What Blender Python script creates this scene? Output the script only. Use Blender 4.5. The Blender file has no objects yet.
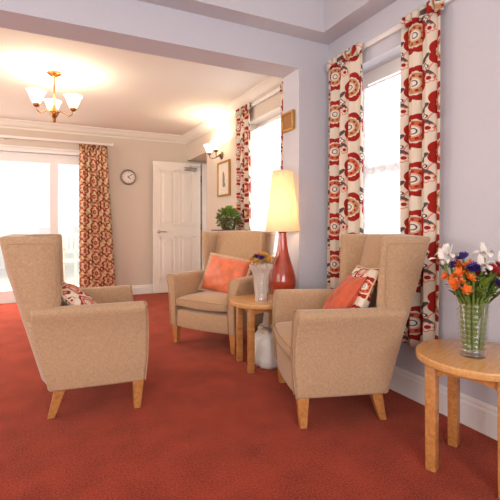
import bpy, bmesh, math, random
from mathutils import Vector, Matrix
random.seed(7)
PI = math.pi
SC = bpy.context.scene
C = SC.collection

# ------------------------------------------------------------------ materials
def new_mat(name):
    m = bpy.data.materials.new(name); m.use_nodes = True
    nt = m.node_tree; b = nt.nodes['Principled BSDF']
    return m, nt, b

def lin(r, g, b):
    f = lambda c: (c/255/12.92) if c/255 <= .04045 else ((c/255+.055)/1.055)**2.4
    return (f(r), f(g), f(b), 1)

def simple(name, col, rough=.5, metal=0, noise=0, nscale=200, bump=0, bscale=300, sheen=0, spec=.5, coat=0, trans=0):
    m, nt, b = new_mat(name)
    b.inputs['Base Color'].default_value = col
    b.inputs['Roughness'].default_value = rough
    b.inputs['Metallic'].default_value = metal
    b.inputs['Specular IOR Level'].default_value = spec
    b.inputs['Sheen Weight'].default_value = sheen
    b.inputs['Sheen Roughness'].default_value = .4
    b.inputs['Coat Weight'].default_value = coat
    b.inputs['Coat Roughness'].default_value = .08
    tc = nt.nodes.new('ShaderNodeTexCoord')
    if noise:
        n = nt.nodes.new('ShaderNodeTexNoise'); n.inputs['Scale'].default_value = nscale
        n.inputs['Detail'].default_value = 3
        nt.links.new(tc.outputs['Object'], n.inputs['Vector'])
        mp = nt.nodes.new('ShaderNodeMapRange')
        mp.inputs[1].default_value = .25; mp.inputs[2].default_value = .75
        mp.inputs[3].default_value = 1-noise; mp.inputs[4].default_value = 1+noise
        nt.links.new(n.outputs['Fac'], mp.inputs[0])
        mx = nt.nodes.new('ShaderNodeVectorMath'); mx.operation = 'SCALE'
        mx.inputs[0].default_value = col[:3]
        nt.links.new(mp.outputs[0], mx.inputs['Scale'])
        nt.links.new(mx.outputs[0], b.inputs['Base Color'])
    if bump:
        n2 = nt.nodes.new('ShaderNodeTexNoise'); n2.inputs['Scale'].default_value = bscale
        n2.inputs['Detail'].default_value = 4
        nt.links.new(tc.outputs['Object'], n2.inputs['Vector'])
        bp = nt.nodes.new('ShaderNodeBump'); bp.inputs['Strength'].default_value = bump
        bp.inputs['Distance'].default_value = .004
        nt.links.new(n2.outputs['Fac'], bp.inputs['Height'])
        nt.links.new(bp.outputs[0], b.inputs['Normal'])
    return m

class E:
    """tiny expression builder over math nodes"""
    nt = None
    def __init__(s, sock): s.s = sock
    @staticmethod
    def op(o, *a):
        n = E.nt.nodes.new('ShaderNodeMath'); n.operation = o
        for i, v in enumerate(a):
            if isinstance(v, E): E.nt.links.new(v.s, n.inputs[i])
            else: n.inputs[i].default_value = v
        return E(n.outputs[0])
    def __add__(a, b): return E.op('ADD', a, b)
    def __radd__(a, b): return E.op('ADD', b, a)
    def __sub__(a, b): return E.op('SUBTRACT', a, b)
    def __rsub__(a, b): return E.op('SUBTRACT', b, a)
    def __mul__(a, b): return E.op('MULTIPLY', a, b)
    def __rmul__(a, b): return E.op('MULTIPLY', b, a)
    def __truediv__(a, b): return E.op('DIVIDE', a, b)
    def lt(a, b): return E.op('LESS_THAN', a, b)
    def gt(a, b): return E.op('GREATER_THAN', a, b)
    def floor(a): return E.op('FLOOR', a)
    def fract(a): return E.op('FRACT', a)
    def mod(a, b): return E.op('FLOORED_MODULO', a, b)
    def sin(a): return E.op('SINE', a)
    def cos(a): return E.op('COSINE', a)
    def abs(a): return E.op('ABSOLUTE', a)
    def sqrt(a): return E.op('SQRT', a)
def atan2(a, b): return E.op('ARCTAN2', a, b)
def mixc(base, mask, col):
    n = E.nt.nodes.new('ShaderNodeMix'); n.data_type = 'RGBA'
    E.nt.links.new(mask.s, n.inputs[0])
    for i, v in ((6, base), (7, col)):
        if isinstance(v, tuple): n.inputs[i].default_value = v
        else: E.nt.links.new(v, n.inputs[i])
    return n.outputs[2]

def cloth_finish(nt, b, col, transl=.25):
    nt.links.new(col, b.inputs['Base Color'])
    b.inputs['Roughness'].default_value = .9; b.inputs['Specular IOR Level'].default_value = .15
    if transl:
        t = nt.nodes.new('ShaderNodeBsdfTranslucent'); nt.links.new(col, t.inputs['Color'])
        mx = nt.nodes.new('ShaderNodeMixShader'); mx.inputs[0].default_value = transl
        out = nt.nodes['Material Output']
        nt.links.new(b.outputs[0], mx.inputs[1]); nt.links.new(t.outputs[0], mx.inputs[2])
        nt.links.new(mx.outputs[0], out.inputs['Surface'])

def floral(name, sc=1.0, transl=.2, off=(0, 0)):
    m, nt, b = new_mat(name); E.nt = nt
    tc = nt.nodes.new('ShaderNodeTexCoord'); sp = nt.nodes.new('ShaderNodeSeparateXYZ')
    nt.links.new(tc.outputs['UV'], sp.inputs[0])
    u = E(sp.outputs[0])/sc + off[0]; v = E(sp.outputs[1])/sc + off[1]
    W, H = .225, .275
    def lattice(du, dv):
        p = (u+du)/W; col = p.floor(); q = (v+dv)/H + col.mod(2.0)*.5
        fx = (p.fract()-.5)*W; fy = (q.fract()-.5)*H
        h = ((col*12.9898 + q.floor()*78.233).sin()*43758.5).fract()
        return fx, fy, h
    cream = lin(236, 223, 204); red = lin(170, 44, 36); orange = lin(214, 112, 76); tan = lin(205, 150, 100)
    white = lin(242, 234, 222); grey = lin(98, 86, 84); pink = lin(226, 140, 120); dark = lin(80, 50, 50)
    col = cream
    # stems
    fx, fy, h = lattice(.05, .03)
    line = (fx - (fy*(2*PI/H)).sin()*.05).abs().lt(.0035)
    col = mixc(col, line, pink)
    # leaves : rotated ellipses on two lattices
    for du, dv, a, L, wd in ((.125, .025, .7, .036, .013), (.095, .115, -.8, .034, .012), (.15, .125, 2.2, .03, .011), (.135, .115, .2, .026, .010)):
        fx, fy, h = lattice(du, dv)
        x = fx*math.cos(a) + fy*math.sin(a); y = fy*math.cos(a) - fx*math.sin(a)
        d = (x*x)/(L*L) + (y*y)/(wd*wd)
        col = mixc(col, d.lt(1.0), grey)
    fx, fy, h = lattice(.1, .14)
    r = (fx*fx+fy*fy).sqrt(); an = atan2(fy, fx)
    R = (an*2.5).sin().abs()*.010 + .020
    col = mixc(col, r.lt(R), pink); col = mixc(col, r.lt(R-.006), cream); col = mixc(col, r.lt(.011), red)
    # small four-petal outlines
    fx, fy, h = lattice(.125, .075)
    r = (fx*fx+fy*fy).sqrt(); an = atan2(fy, fx)
    R = (an*2.0).cos().abs()*.010 + .016
    col = mixc(col, r.lt(R), dark); col = mixc(col, r.lt(R-.006), white); col = mixc(col, r.lt(.005), red)
    # large scalloped flowers
    fx, fy, h = lattice(0, 0)
    r = (fx*fx+fy*fy).sqrt(); an = atan2(fy, fx)
    R = (an*4.0).sin().abs()*.013 + .092
    col = mixc(col, r.lt(R), red)
    col = mixc(col, r.lt((an*8.0).sin().abs()*.005+.066), cream)
    ins = mixc(orange, h.gt(.62), tan)
    col = mixc(col, r.lt(.060), ins)
    dots = (an*9.0).sin().gt(.2) * r.gt(.038) * r.lt(.051)
    col = mixc(col, dots, red); col = mixc(col, r.gt(.0315)*r.lt(.0345), lin(236, 214, 186))
    col = mixc(col, r.lt(.029), white); col = mixc(col, r.lt(.019), grey); col = mixc(col, r.lt(.013), white)
    cloth_finish(nt, b, col, transl)
    return m

def trellis(name):
    m, nt, b = new_mat(name); E.nt = nt
    tc = nt.nodes.new('ShaderNodeTexCoord'); sp = nt.nodes.new('ShaderNodeSeparateXYZ')
    nt.links.new(tc.outputs['UV'], sp.inputs[0])
    u = E(sp.outputs[0]); v = E(sp.outputs[1])
    W, H = .165, .215
    gold = lin(206, 168, 112); cream = lin(234, 214, 184); red = lin(168, 46, 48); dk = lin(120, 40, 40)
    p = u/W; c = p.floor(); q = v/H + c.mod(2.0)*.5
    fx = (p.fract()-.5)*W; fy = (q.fract()-.5)*H
    og = ((v*(2*PI/H)).cos()*.5+.5)
    r = (fx*fx*1.6+fy*fy).sqrt(); an = atan2(fy, fx)
    col = mixc(gold, (an*6.0).sin().gt(.1)*r.gt(.05), cream)
    R = (an*3.0).sin().abs()*.02+.078
    col = mixc(col, r.lt(R)*r.gt(R-.022), red)
    col = mixc(col, r.lt(.045), cream)
    col = mixc(col, r.lt((an*5.0).sin().abs()*.014+.022), red)
    col = mixc(col, r.lt(.012), gold)
    p2 = (u+W*.5)/W; c2 = p2.floor(); q2 = v/H + c2.mod(2.0)*.5 + .25
    gx = (p2.fract()-.5)*W; gy = (q2.fract()-.5)*H
    rr = (gx.abs()+gy.abs()*.7)
    col = mixc(col, rr.lt(.032), dk); col = mixc(col, rr.lt(.018), cream)
    cloth_finish(nt, b, col, .12)
    return m

def lace(name, transp=.25):
    m, nt, b = new_mat(name); E.nt = nt
    tc = nt.nodes.new('ShaderNodeTexCoord'); sp = nt.nodes.new('ShaderNodeSeparateXYZ')
    nt.links.new(tc.outputs['UV'], sp.inputs[0])
    u = E(sp.outputs[0]); v = E(sp.outputs[1])
    vo = nt.nodes.new('ShaderNodeTexVoronoi'); vo.inputs['Scale'].default_value = 22
    nt.links.new(tc.outputs['UV'], vo.inputs['Vector'])
    motif = E(vo.outputs['Distance']).lt(.33)
    t = nt.nodes.new('ShaderNodeBsdfTranslucent'); t.inputs['Color'].default_value = (.95, .95, .95, 1)
    d = nt.nodes.new('ShaderNodeBsdfDiffuse'); d.inputs['Color'].default_value = (.9, .9, .9, 1)
    tr = nt.nodes.new('ShaderNodeBsdfTransparent')
    m1 = nt.nodes.new('ShaderNodeMixShader'); m1.inputs[0].default_value = .35
    nt.links.new(t.outputs[0], m1.inputs[1]); nt.links.new(d.outputs[0], m1.inputs[2])
    fac = motif*(-.2) + (transp+.25)
    m2 = nt.nodes.new('ShaderNodeMixShader'); nt.links.new(fac.s, m2.inputs[0])
    nt.links.new(m1.outputs[0], m2.inputs[1]); nt.links.new(tr.outputs[0], m2.inputs[2])
    nt.links.new(m2.outputs[0], nt.nodes['Material Output'].inputs['Surface'])
    return m

def thin_glass(name, tint=(1, 1, 1, 1), gloss=.12):
    m, nt, b = new_mat(name)
    tr = nt.nodes.new('ShaderNodeBsdfTransparent'); tr.inputs['Color'].default_value = tint
    gl = nt.nodes.new('ShaderNodeBsdfGlossy'); gl.inputs['Roughness'].default_value = .04
    lw = nt.nodes.new('ShaderNodeLayerWeight'); lw.inputs['Blend'].default_value = .35
    mp = nt.nodes.new('ShaderNodeMapRange'); mp.inputs[3].default_value = gloss*.35; mp.inputs[4].default_value = min(1, gloss*4)
    nt.links.new(lw.outputs['Facing'], mp.inputs[0])
    mx = nt.nodes.new('ShaderNodeMixShader'); nt.links.new(mp.outputs[0], mx.inputs[0])
    nt.links.new(tr.outputs[0], mx.inputs[1]); nt.links.new(gl.outputs[0], mx.inputs[2])
    nt.links.new(mx.outputs[0], nt.nodes['Material Output'].inputs['Surface'])
    return m

def shade_mat(name, col, emit, ecol, transl=.5):
    m, nt, b = new_mat(name)
    b.inputs['Base Color'].default_value = col; b.inputs['Roughness'].default_value = .7
    b.inputs['Emission Color'].default_value = ecol; b.inputs['Emission Strength'].default_value = emit
    t = nt.nodes.new('ShaderNodeBsdfTranslucent'); t.inputs['Color'].default_value = col
    mx = nt.nodes.new('ShaderNodeMixShader'); mx.inputs[0].default_value = transl
    nt.links.new(b.outputs[0], mx.inputs[1]); nt.links.new(t.outputs[0], mx.inputs[2])
    nt.links.new(mx.outputs[0], nt.nodes['Material Output'].inputs['Surface'])
    return m

def wood(name, c1, c2, rough=.35, stretch=(1, 14, 14), coat=.15):
    m, nt, b = new_mat(name)
    tc = nt.nodes.new('ShaderNodeTexCoord'); mp = nt.nodes.new('ShaderNodeMapping')
    mp.inputs['Scale'].default_value = stretch
    nt.links.new(tc.outputs['Object'], mp.inputs[0])
    n = nt.nodes.new('ShaderNodeTexNoise'); n.inputs['Scale'].default_value = 4; n.inputs['Detail'].default_value = 6
    n.inputs['Distortion'].default_value = .6
    nt.links.new(mp.outputs[0], n.inputs['Vector'])
    r = nt.nodes.new('ShaderNodeValToRGB'); r.color_ramp.elements[0].color = c1; r.color_ramp.elements[1].color = c2
    r.color_ramp.elements[0].position = .3; r.color_ramp.elements[1].position = .7
    nt.links.new(n.outputs['Fac'], r.inputs[0]); nt.links.new(r.outputs[0], b.inputs['Base Color'])
    b.inputs['Roughness'].default_value = rough; b.inputs['Coat Weight'].default_value = coat
    b.inputs['Coat Roughness'].default_value = .15
    return m

def carpet_mat():
    m, nt, b = new_mat('red_carpet')
    tc = nt.nodes.new('ShaderNodeTexCoord')
    n = nt.nodes.new('ShaderNodeTexNoise'); n.inputs['Scale'].default_value = 120; n.inputs['Detail'].default_value = 5
    n.inputs['Roughness'].default_value = .7
    n3 = nt.nodes.new('ShaderNodeTexNoise'); n3.inputs['Scale'].default_value = 5; n3.inputs['Detail'].default_value = 2
    nt.links.new(tc.outputs['Object'], n.inputs['Vector']); nt.links.new(tc.outputs['Object'], n3.inputs['Vector'])
    r = nt.nodes.new('ShaderNodeValToRGB')
    r.color_ramp.elements[0].color = CARPET[0]; r.color_ramp.elements[1].color = CARPET[1]
    r.color_ramp.elements[0].position = .33; r.color_ramp.elements[1].position = .68
    mx = nt.nodes.new('ShaderNodeMath'); mx.operation = 'MULTIPLY_ADD'; mx.inputs[1].default_value = .25; 
    ad = nt.nodes.new('ShaderNodeMath'); ad.operation = 'MULTIPLY'; ad.inputs[1].default_value = .78
    nt.links.new(n.outputs['Fac'], ad.inputs[0])
    nt.links.new(n3.outputs['Fac'], mx.inputs[0]); nt.links.new(ad.outputs[0], mx.inputs[2])
    nt.links.new(mx.outputs[0], r.inputs[0]); nt.links.new(r.outputs[0], b.inputs['Base Color'])
    b.inputs['Roughness'].default_value = 1; b.inputs['Specular IOR Level'].default_value = .05
    b.inputs['Sheen Weight'].default_value = .36; b.inputs['Sheen Roughness'].default_value = .45; b.inputs['Sheen Tint'].default_value = lin(240, 170, 140)
    bp = nt.nodes.new('ShaderNodeBump'); bp.inputs['Strength'].default_value = .7; bp.inputs['Distance'].default_value = .01
    nt.links.new(n.outputs['Fac'], bp.inputs['Height']); nt.links.new(bp.outputs[0], b.inputs['Normal'])
    return m

CARPET = (lin(80, 18, 14), lin(186, 68, 50))
M = {}
M['wall_front'] = simple('wall_paint_cool_lit', lin(203, 202, 209), .8, noise=.015, nscale=60, bump=.05)  # wall paint with the cool daylight of the front room tinted in
M['wall_far'] = simple('wall_paint_warm_lit', lin(214, 200, 184), .8, noise=.015, nscale=60, bump=.05)  # same wall paint with the far room's warm lamplight put into the colour
M['ceiling'] = simple('ceiling_white', lin(236, 231, 219), .85, bump=.04)
M['trim'] = simple('white_gloss_trim', lin(236, 232, 228), .35)
M['door'] = simple('cream_door_paint', lin(240, 232, 220), .4)
M['carpet'] = carpet_mat()
M['uph'] = simple('beige_chenille', lin(192, 158, 124), .95, noise=.13, nscale=85, bump=.35, bscale=240, sheen=.35, spec=.1)
M['piping'] = simple('beige_piping', lin(186, 154, 118), .9, spec=.1)
M['oak'] = wood('oak_leg', lin(176, 112, 58), lin(206, 146, 84))
M['oaktop'] = wood('oak_top', lin(204, 146, 86), lin(222, 168, 106), .25, (3, 22, 22), .4)
M['floral'] = floral('red_floral_cotton')
M['floral_cushion'] = floral('red_floral_cushion', .62, 0)
M['trellis'] = trellis('red_gold_damask')
M['trellis_cushion'] = trellis('red_gold_cushion')
M['lace'] = lace('net_lace')
M['orange'] = simple('orange_satin', lin(226, 120, 82), .42, noise=.2, nscale=13, bump=.25, bscale=60, sheen=.3)
M['orange_embroidered'] = simple('orange_embroidered', lin(206, 88, 50), .55, noise=.16, nscale=40, bump=.3, bscale=80, sheen=.2)
M['fringe'] = simple('cream_fringe', lin(226, 196, 160), .9, noise=.2, nscale=120)
M['terracotta'] = simple('glazed_russet_ceramic', lin(166, 62, 40), .12, noise=.28, nscale=14, coat=.8)
M['shade'] = shade_mat('cream_lamp_fabric', lin(248, 232, 204), .12, lin(255, 220, 165), .5)
M['opal'] = shade_mat('opal_glass', lin(250, 244, 232), 3.0, lin(255, 236, 205), .4)
M['brass'] = simple('aged_brass', lin(170, 116, 70), .3, 1)
M['gold'] = simple('gilt', lin(190, 144, 78), .35, .7)
M['chrome'] = simple('satin_steel', lin(190, 186, 182), .28, 1)
M['bronze'] = simple('dark_bronze', lin(110, 84, 66), .35, .9)
M['white_plastic'] = simple('white_plastic', lin(240, 238, 234), .4)
M['bag'] = simple('white_carrier_bag', lin(226, 222, 214), .35, noise=.12, nscale=14, bump=.6, bscale=24)
M['bagrim'] = simple('ochre_bag_print', lin(222, 206, 178), .4, noise=.1, nscale=20)
M['glass'] = thin_glass('clear_glass', gloss=.10)
M['pane'] = thin_glass('window_glass', gloss=.05)
M['crystal'] = thin_glass('cut_crystal', (.97, .97, .96, 1), .30)
def frost(m, f):
    nt = m.node_tree; out = nt.nodes['Material Output']; src = out.inputs['Surface'].links[0].from_socket
    d = nt.nodes.new('ShaderNodeBsdfDiffuse'); d.inputs['Color'].default_value = (.9, .88, .86, 1)
    t = nt.nodes.new('ShaderNodeBsdfTranslucent'); t.inputs['Color'].default_value = (.9, .88, .86, 1)
    a = nt.nodes.new('ShaderNodeAddShader'); nt.links.new(d.outputs[0], a.inputs[0]); nt.links.new(t.outputs[0], a.inputs[1])
    mx = nt.nodes.new('ShaderNodeMixShader'); mx.inputs[0].default_value = f
    nt.links.new(src, mx.inputs[1]); nt.links.new(a.outputs[0], mx.inputs[2]); nt.links.new(mx.outputs[0], out.inputs['Surface'])
frost(M['crystal'], .15)
M['water'] = thin_glass('vase_water', (.9, .96, .88, 1), .06)
M['leaf'] = simple('leaf_green', lin(112, 138, 52), .5, noise=.25, nscale=40)
M['leafd'] = simple('dark_leaf_green', lin(58, 84, 34), .5, noise=.25, nscale=40)
M['stem'] = simple('stem_green', lin(104, 128, 50), .5, noise=.2, nscale=50)
M['white_petal'] = simple('white_petal', lin(246, 242, 234), .6)
M['orange_petal'] = simple('orange_petal', lin(232, 116, 40), .6, noise=.15, nscale=60)
M['red_petal'] = simple('red_petal', lin(186, 44, 48), .6, noise=.15, nscale=60)
M['purple_petal'] = simple('purple_petal', lin(66, 44, 120), .6, noise=.15, nscale=60)
M['yellow_petal'] = simple('yellow_petal', lin(226, 176, 80), .6, noise=.15, nscale=60)
M['peach_petal'] = simple('peach_petal', lin(226, 160, 110), .6, noise=.15, nscale=60)
M['pot'] = simple('dark_plum_pot', lin(92, 60, 62), .3)
M['darkwood'] = wood('dark_mahogany', lin(62, 34, 24), lin(84, 48, 32), .3)
M['paper'] = simple('mount_paper', lin(240, 232, 216), .9)
M['ink'] = simple('sketch_wash', lin(128, 116, 106), .9, noise=.35, nscale=40)
M['clockrim'] = simple('pewter_rim', lin(150, 138, 132), .35, .6)
M['clockface'] = simple('clock_face', lin(240, 230, 218), .6)
M['black'] = simple('black_paint', lin(45, 42, 42), .5)
M['paving'] = simple('pale_paving', lin(222, 216, 208), .9, noise=.06, nscale=8)
M['gardenwood'] = wood('pale_garden_wood', lin(206, 190, 170), lin(226, 212, 196), .8, coat=0)
M['fence'] = simple('pale_render', lin(230, 228, 226), .9)

# ------------------------------------------------------------------ mesh helpers
def obj(name, bm, mat, parent=None, smooth=True, angle=40):
    bmesh.ops.recalc_face_normals(bm, faces=bm.faces[:])
    me = bpy.data.meshes.new(name); bm.to_mesh(me); bm.free()
    me.materials.append(M[mat] if isinstance(mat, str) else mat)
    if smooth:
        for p in me.polygons: p.use_smooth = True
        me.set_sharp_from_angle(angle=math.radians(angle))
    o = bpy.data.objects.new(name, me); C.objects.link(o)
    if parent: o.parent = parent
    return o

def tag(o, label, cat, group=None, kind=None):
    o['label'] = label; o['category'] = cat
    if group: o['group'] = group
    if kind: o['kind'] = kind
    return o

def thing(name, label, cat, loc=(0, 0, 0), rz=0, group=None):
    o = bpy.data.objects.new(name, None); o.empty_display_size = .05; C.objects.link(o)
    o.location = loc; o.rotation_euler = (0, 0, rz)
    return tag(o, label, cat, group)

def struct(name, bm, mat, parent=None, smooth=False):
    o = obj(name, bm, mat, parent, smooth)
    if not parent: o['kind'] = 'structure'
    return o

def copy_tree(o, parent=None):
    c = o.copy(); C.objects.link(c)
    if parent: c.parent = parent
    for ch in list(o.children): copy_tree(ch, c)
    return c

def bevel_sharp(bm, w, seg=2, ang=35):
    bm.normal_update()
    es = [e for e in bm.edges if len(e.link_faces) == 2 and e.calc_face_angle(0) > math.radians(ang)]
    if es and w: bmesh.ops.bevel(bm, geom=es, offset=w, segments=seg, affect='EDGES', profile=.5, clamp_overlap=True)

def box(bm, x0, x1, y0, y1, z0, z1, mat=None):
    vs = [bm.verts.new(p) for p in ((x0, y0, z0), (x1, y0, z0), (x1, y1, z0), (x0, y1, z0), (x0, y0, z1), (x1, y0, z1), (x1, y1, z1), (x0, y1, z1))]
    for f in ((0, 3, 2, 1), (4, 5, 6, 7), (0, 1, 5, 4), (1, 2, 6, 5), (2, 3, 7, 6), (3, 0, 4, 7)):
        bm.faces.new([vs[i] for i in f])
    return vs

def bx(x0, x1, y0, y1, z0, z1, bev=0, seg=2):
    bm = bmesh.new(); box(bm, x0, x1, y0, y1, z0, z1)
    if bev: bevel_sharp(bm, bev, seg)
    return bm

def bxs(boxes, bev=0, seg=1):
    bm = bmesh.new()
    for b in boxes: box(bm, *b)
    if bev: bevel_sharp(bm, bev, seg)
    return bm

def loft(rings, close=True, cap=True, bm=None):
    bm = bm or bmesh.new()
    R = [[bm.verts.new(p) for p in r] for r in rings]
    n = len(rings[0])
    for a, b in zip(R, R[1:]):
        for i in range(n if close else n-1):
            j = (i+1) % n
            bm.faces.new((a[i], a[j], b[j], b[i]))
    if cap and close:
        bm.faces.new(list(reversed(R[0]))); bm.faces.new(R[-1])
    return bm

def lathe(prof, n=32, bm=None, c=(0, 0, 0), flute=None):
    bm = bm or bmesh.new(); rows = []
    for r, z in prof:
        if r < 1e-5: rows.append([bm.verts.new((c[0], c[1], c[2]+z))]); continue
        row = []
        for i in range(n):
            a = 2*PI*i/n; rr = r*(flute(a, z) if flute else 1)
            row.append(bm.verts.new((c[0]+rr*math.cos(a), c[1]+rr*math.sin(a), c[2]+z)))
        rows.append(row)
    for a, b in zip(rows, rows[1:]):
        for i in range(n):
            j = (i+1) % n
            if len(a) == 1 and len(b) == 1: continue
            if len(a) == 1: bm.faces.new((a[0], b[j], b[i]))
            elif len(b) == 1: bm.faces.new((a[i], a[j], b[0]))
            else: bm.faces.new((a[i], a[j], b[j], b[i]))
    return bm

def tube(pts, r, n=8, bm=None, cap=True):
    bm = bm or bmesh.new()
    pts = [Vector(p) for p in pts]; rings = []
    rs = r if isinstance(r, (list, tuple)) else [r]*len(pts)
    for i, p in enumerate(pts):
        t = (pts[min(i+1, len(pts)-1)]-pts[max(i-1, 0)]).normalized()
        up = Vector((0, 0, 1)) if abs(t.z) < .9 else Vector((1, 0, 0))
        a = t.cross(up).normalized(); b = t.cross(a)
        rings.append([p + rs[i]*(a*math.cos(2*PI*k/n)+b*math.sin(2*PI*k/n)) for k in range(n)])
    return loft(rings, True, cap, bm)

def ball(bm, c, r, seg=10, scale=(1, 1, 1)):
    mt = Matrix.Translation(c) @ Matrix.Diagonal((*scale, 1))
    bmesh.ops.create_uvsphere(bm, u_segments=seg, v_segments=max(6, seg//2+2), radius=r, matrix=mt)

def disc_prism(r, z0, z1, n=48, bev=.004, c=(0, 0)):
    bm = bmesh.new()
    loft([[(c[0]+r*math.cos(2*PI*i/n), c[1]+r*math.sin(2*PI*i/n), z) for i in range(n)] for z in (z0, z1)], bm=bm)
    if bev: bevel_sharp(bm, bev, 3, 60)
    return bm

def xform(bm, mat):
    bmesh.ops.transform(bm, matrix=mat, verts=bm.verts[:]); return bm

# ------------------------------------------------------------------ room dimensions (metres; camera stands at x=0 y=0)
XR, YF = 1.94, 6.25             # right wall, far wall
YN0, YN1, XN = 2.606, 2.84, 1.672  # dividing wall: two faces and the jamb of its wide opening
XL, YB = -2.9, -2.2
ZC1, ZC2 = 2.66, 2.40
# windows in the right wall (y0,y1,z0,z1)
W1 = (1.62, 2.38, .70, 2.14)
W2 = (3.12, 4.08, .72, 2.14)
T = .28
struct('floor', bx(XL-.3, 2.6, YB-.3, YF+.02, -.1, 0), 'carpet')
wr = []
wr += [(XR, XR+T, YB, W1[0], 0, ZC1), (XR, XR+T, W1[0], W1[1], 0, W1[2]), (XR, XR+T, W1[0], W1[1], W1[3], ZC1), (XR, XR+T, W1[1], YN0+.1, 0, ZC1)]
struct('wall_right', bxs(wr), 'wall_front')
wr2 = [(XR, XR+T, YN0+.1, W2[0], 0, ZC1), (XR, XR+T, W2[0], W2[1], 0, W2[2]), (XR, XR+T, W2[0], W2[1], W2[3], ZC1), (XR, XR+T, W2[1], 5.36, 0, ZC1),
       (XR, XR+T+.1, 5.36, YF, 2.035, ZC1), (2.33, 2.45, 5.36, YF, 0, 2.035)]
struct('wall_right_far', bxs(wr2), 'wall_far')
PD = (-1.75, .56, .02, 2.0)      # patio door opening in the far wall
wf = [(XL, PD[0], YF, YF+T, 0, ZC1), (PD[0], PD[1], YF, YF+T, PD[3], ZC1), (PD[1], 2.45, YF, YF+T, 0, ZC1)]
struct('wall_far', bxs(wf), 'wall_far')
struct('wall_left', bx(XL-.2, XL, YB, YF+T, 0, ZC1), 'wall_far')
struct('wall_back', bx(XL-.2, XR+T, YB-.2, YB, 0, ZC1), 'wall_front')
struct('wall_divide', bxs([(XN, XR, YN0, YN1, 0, ZC1), (XL, XN, YN0, YN1, 2.20, ZC1)]), 'wall_front')
struct('ceiling', bxs([(XL-.2, XR+T, YB-.2, YN0, ZC1, ZC1+.1)]), 'ceiling')
struct('ceiling_far', bxs([(XL-.2, 2.45, YN1, YF+T, ZC2, ZC2+.1)]), 'ceiling')
# boxed coving round the front room ceiling
S = .155
struct('trim_1', bxs([(XL, XR, YN0-S, YN0, 2.425, ZC1), (XR-S, XR, YB, YN0-S, 2.425, ZC1)]), 'wall_front')
# plaster cornice of the far room
def cornice(path, w=.12, h=.10, z=ZC2):
    # profile (out, down)
    prof = [(0, -h), (.012, -h), (.016, -h+.018), (.05, -h+.035), (.085, -.03), (w-.012, -.016), (w, -.012), (w, 0), (0, 0)]
    bm = bmesh.new()
    rings = []
    for (px, py, nx, ny) in path:
        rings.append([(px+nx*o, py+ny*o, z+d) for o, d in prof])
    return loft(rings, bm=bm)
struct('trim_2', cornice([(XL, YF, 0, -1), (XR, YF, -1, -1), (XR, YN1, -1, 0)]), 'ceiling', smooth=False)
def skirting(p0, p1, n, h=.15, t=.018):
    prof = [(0, 0), (t, 0), (t, h-.035), (t*.7, h-.025), (t*.75, h-.012), (t*.35, h), (0, h)]
    return loft([[(p[0]+n[0]*o, p[1]+n[1]*o, z) for o, z in prof] for p in (p0, p1)])
struct('baseboard_right', skirting((XR, YB), (XR, YN0), (-1, 0)), 'trim')
struct('baseboard_right_far', skirting((XR, YN1), (XR, 5.36), (-1, 0)), 'trim')
struct('baseboard_far', skirting((PD[1]+.05, YF), (2.3, YF), (0, -1), .135), 'trim')
struct('baseboard_divide', skirting((XN, YN0), (XR-.018, YN0), (0, -1)), 'trim')
struct('baseboard_jamb', skirting((XN, YN0), (XN, YN1), (-1, 0)), 'trim')

# ------------------------------------------------------------------ windows
def sash_window(name, w):
    y0, y1, z0, z1 = w; xf = XR+.14
    bm = bxs([(xf, xf+.07, y0, y0+.06, z0, z1), (xf, xf+.07, y1-.06, y1, z0, z1), (xf, xf+.07, y0+.06, y1-.06, z1-.09, z1), (xf, xf+.07, y0+.06, y1-.06, z0, z0+.07)])
    r = struct(name, bm, 'trim')
    zm = (z0+z1)/2
    obj('meeting_rail', bx(xf+.005, xf+.06, y0+.06, y1-.06, zm-.03, zm+.03, .004), 'trim', r)
    obj('glazing_bar', bx(xf+.02, xf+.045, (y0+y1)/2-.012, (y0+y1)/2+.012, z0+.07, z1-.07, .003), 'trim', r)
    obj('window_pane', bx(xf+.03, xf+.034, y0+.05, y1-.05, z0+.06, zm-.02), 'pane', r)
    obj('window_pane', bx(xf+.03, xf+.034, y0+.05, y1-.05, zm+.02, z1-.06), 'pane', r)
    obj('window_sill', bx(XR+.002, xf, y0, y1, z0, z0+.008, .002), 'trim', r)
    return r
sash_window('window_1', W1); sash_window('window_2', W2)

def patio_door():
    x0, x1, z0, z1 = PD; ya, yb = YF+.03, YF+.10
    r = struct('door_1', bxs([(x0, x0+.07, ya, yb, z0, z1), (x1-.07, x1, ya, yb, z0, z1), (x0+.07, x1-.07, ya, yb, z1-.06, z1), (x0+.07, x1-.07, ya, yb, -.02, z0+.02)]), 'trim')
    xs = [x0+.07, -1.02, .05, x1-.07]
    for a, b in zip(xs, xs[1:]):
        a2 = a + (0 if a == xs[0] else .0); b2 = b
        bm = bxs([(a, a+.05, ya+.005, yb-.01, z0+.02, z1-.06), (b-.05, b, ya+.005, yb-.01, z0+.02, z1-.06), (a+.05, b-.05, ya+.005, yb-.01, z1-.12, z1-.06), (a+.05, b-.05, ya+.005, yb-.01, z0+.02, z0+.14)])
        f = obj('door_frame', bm, 'trim', r, smooth=False)
        obj('glass_pane', bx(a+.04, b-.04, ya+.03, ya+.034, z0+.1, z1-.1), 'pane', f)
    # moulded head above the doors
    obj('door_head', bxs([(x0-.06, x1+.06, YF-.02, YF+.03, 2.0, 2.05), (x0-.06, x1+.06, YF-.035, YF+.0, 2.05, 2.075)], .004), 'trim', r)
patio_door()

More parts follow.
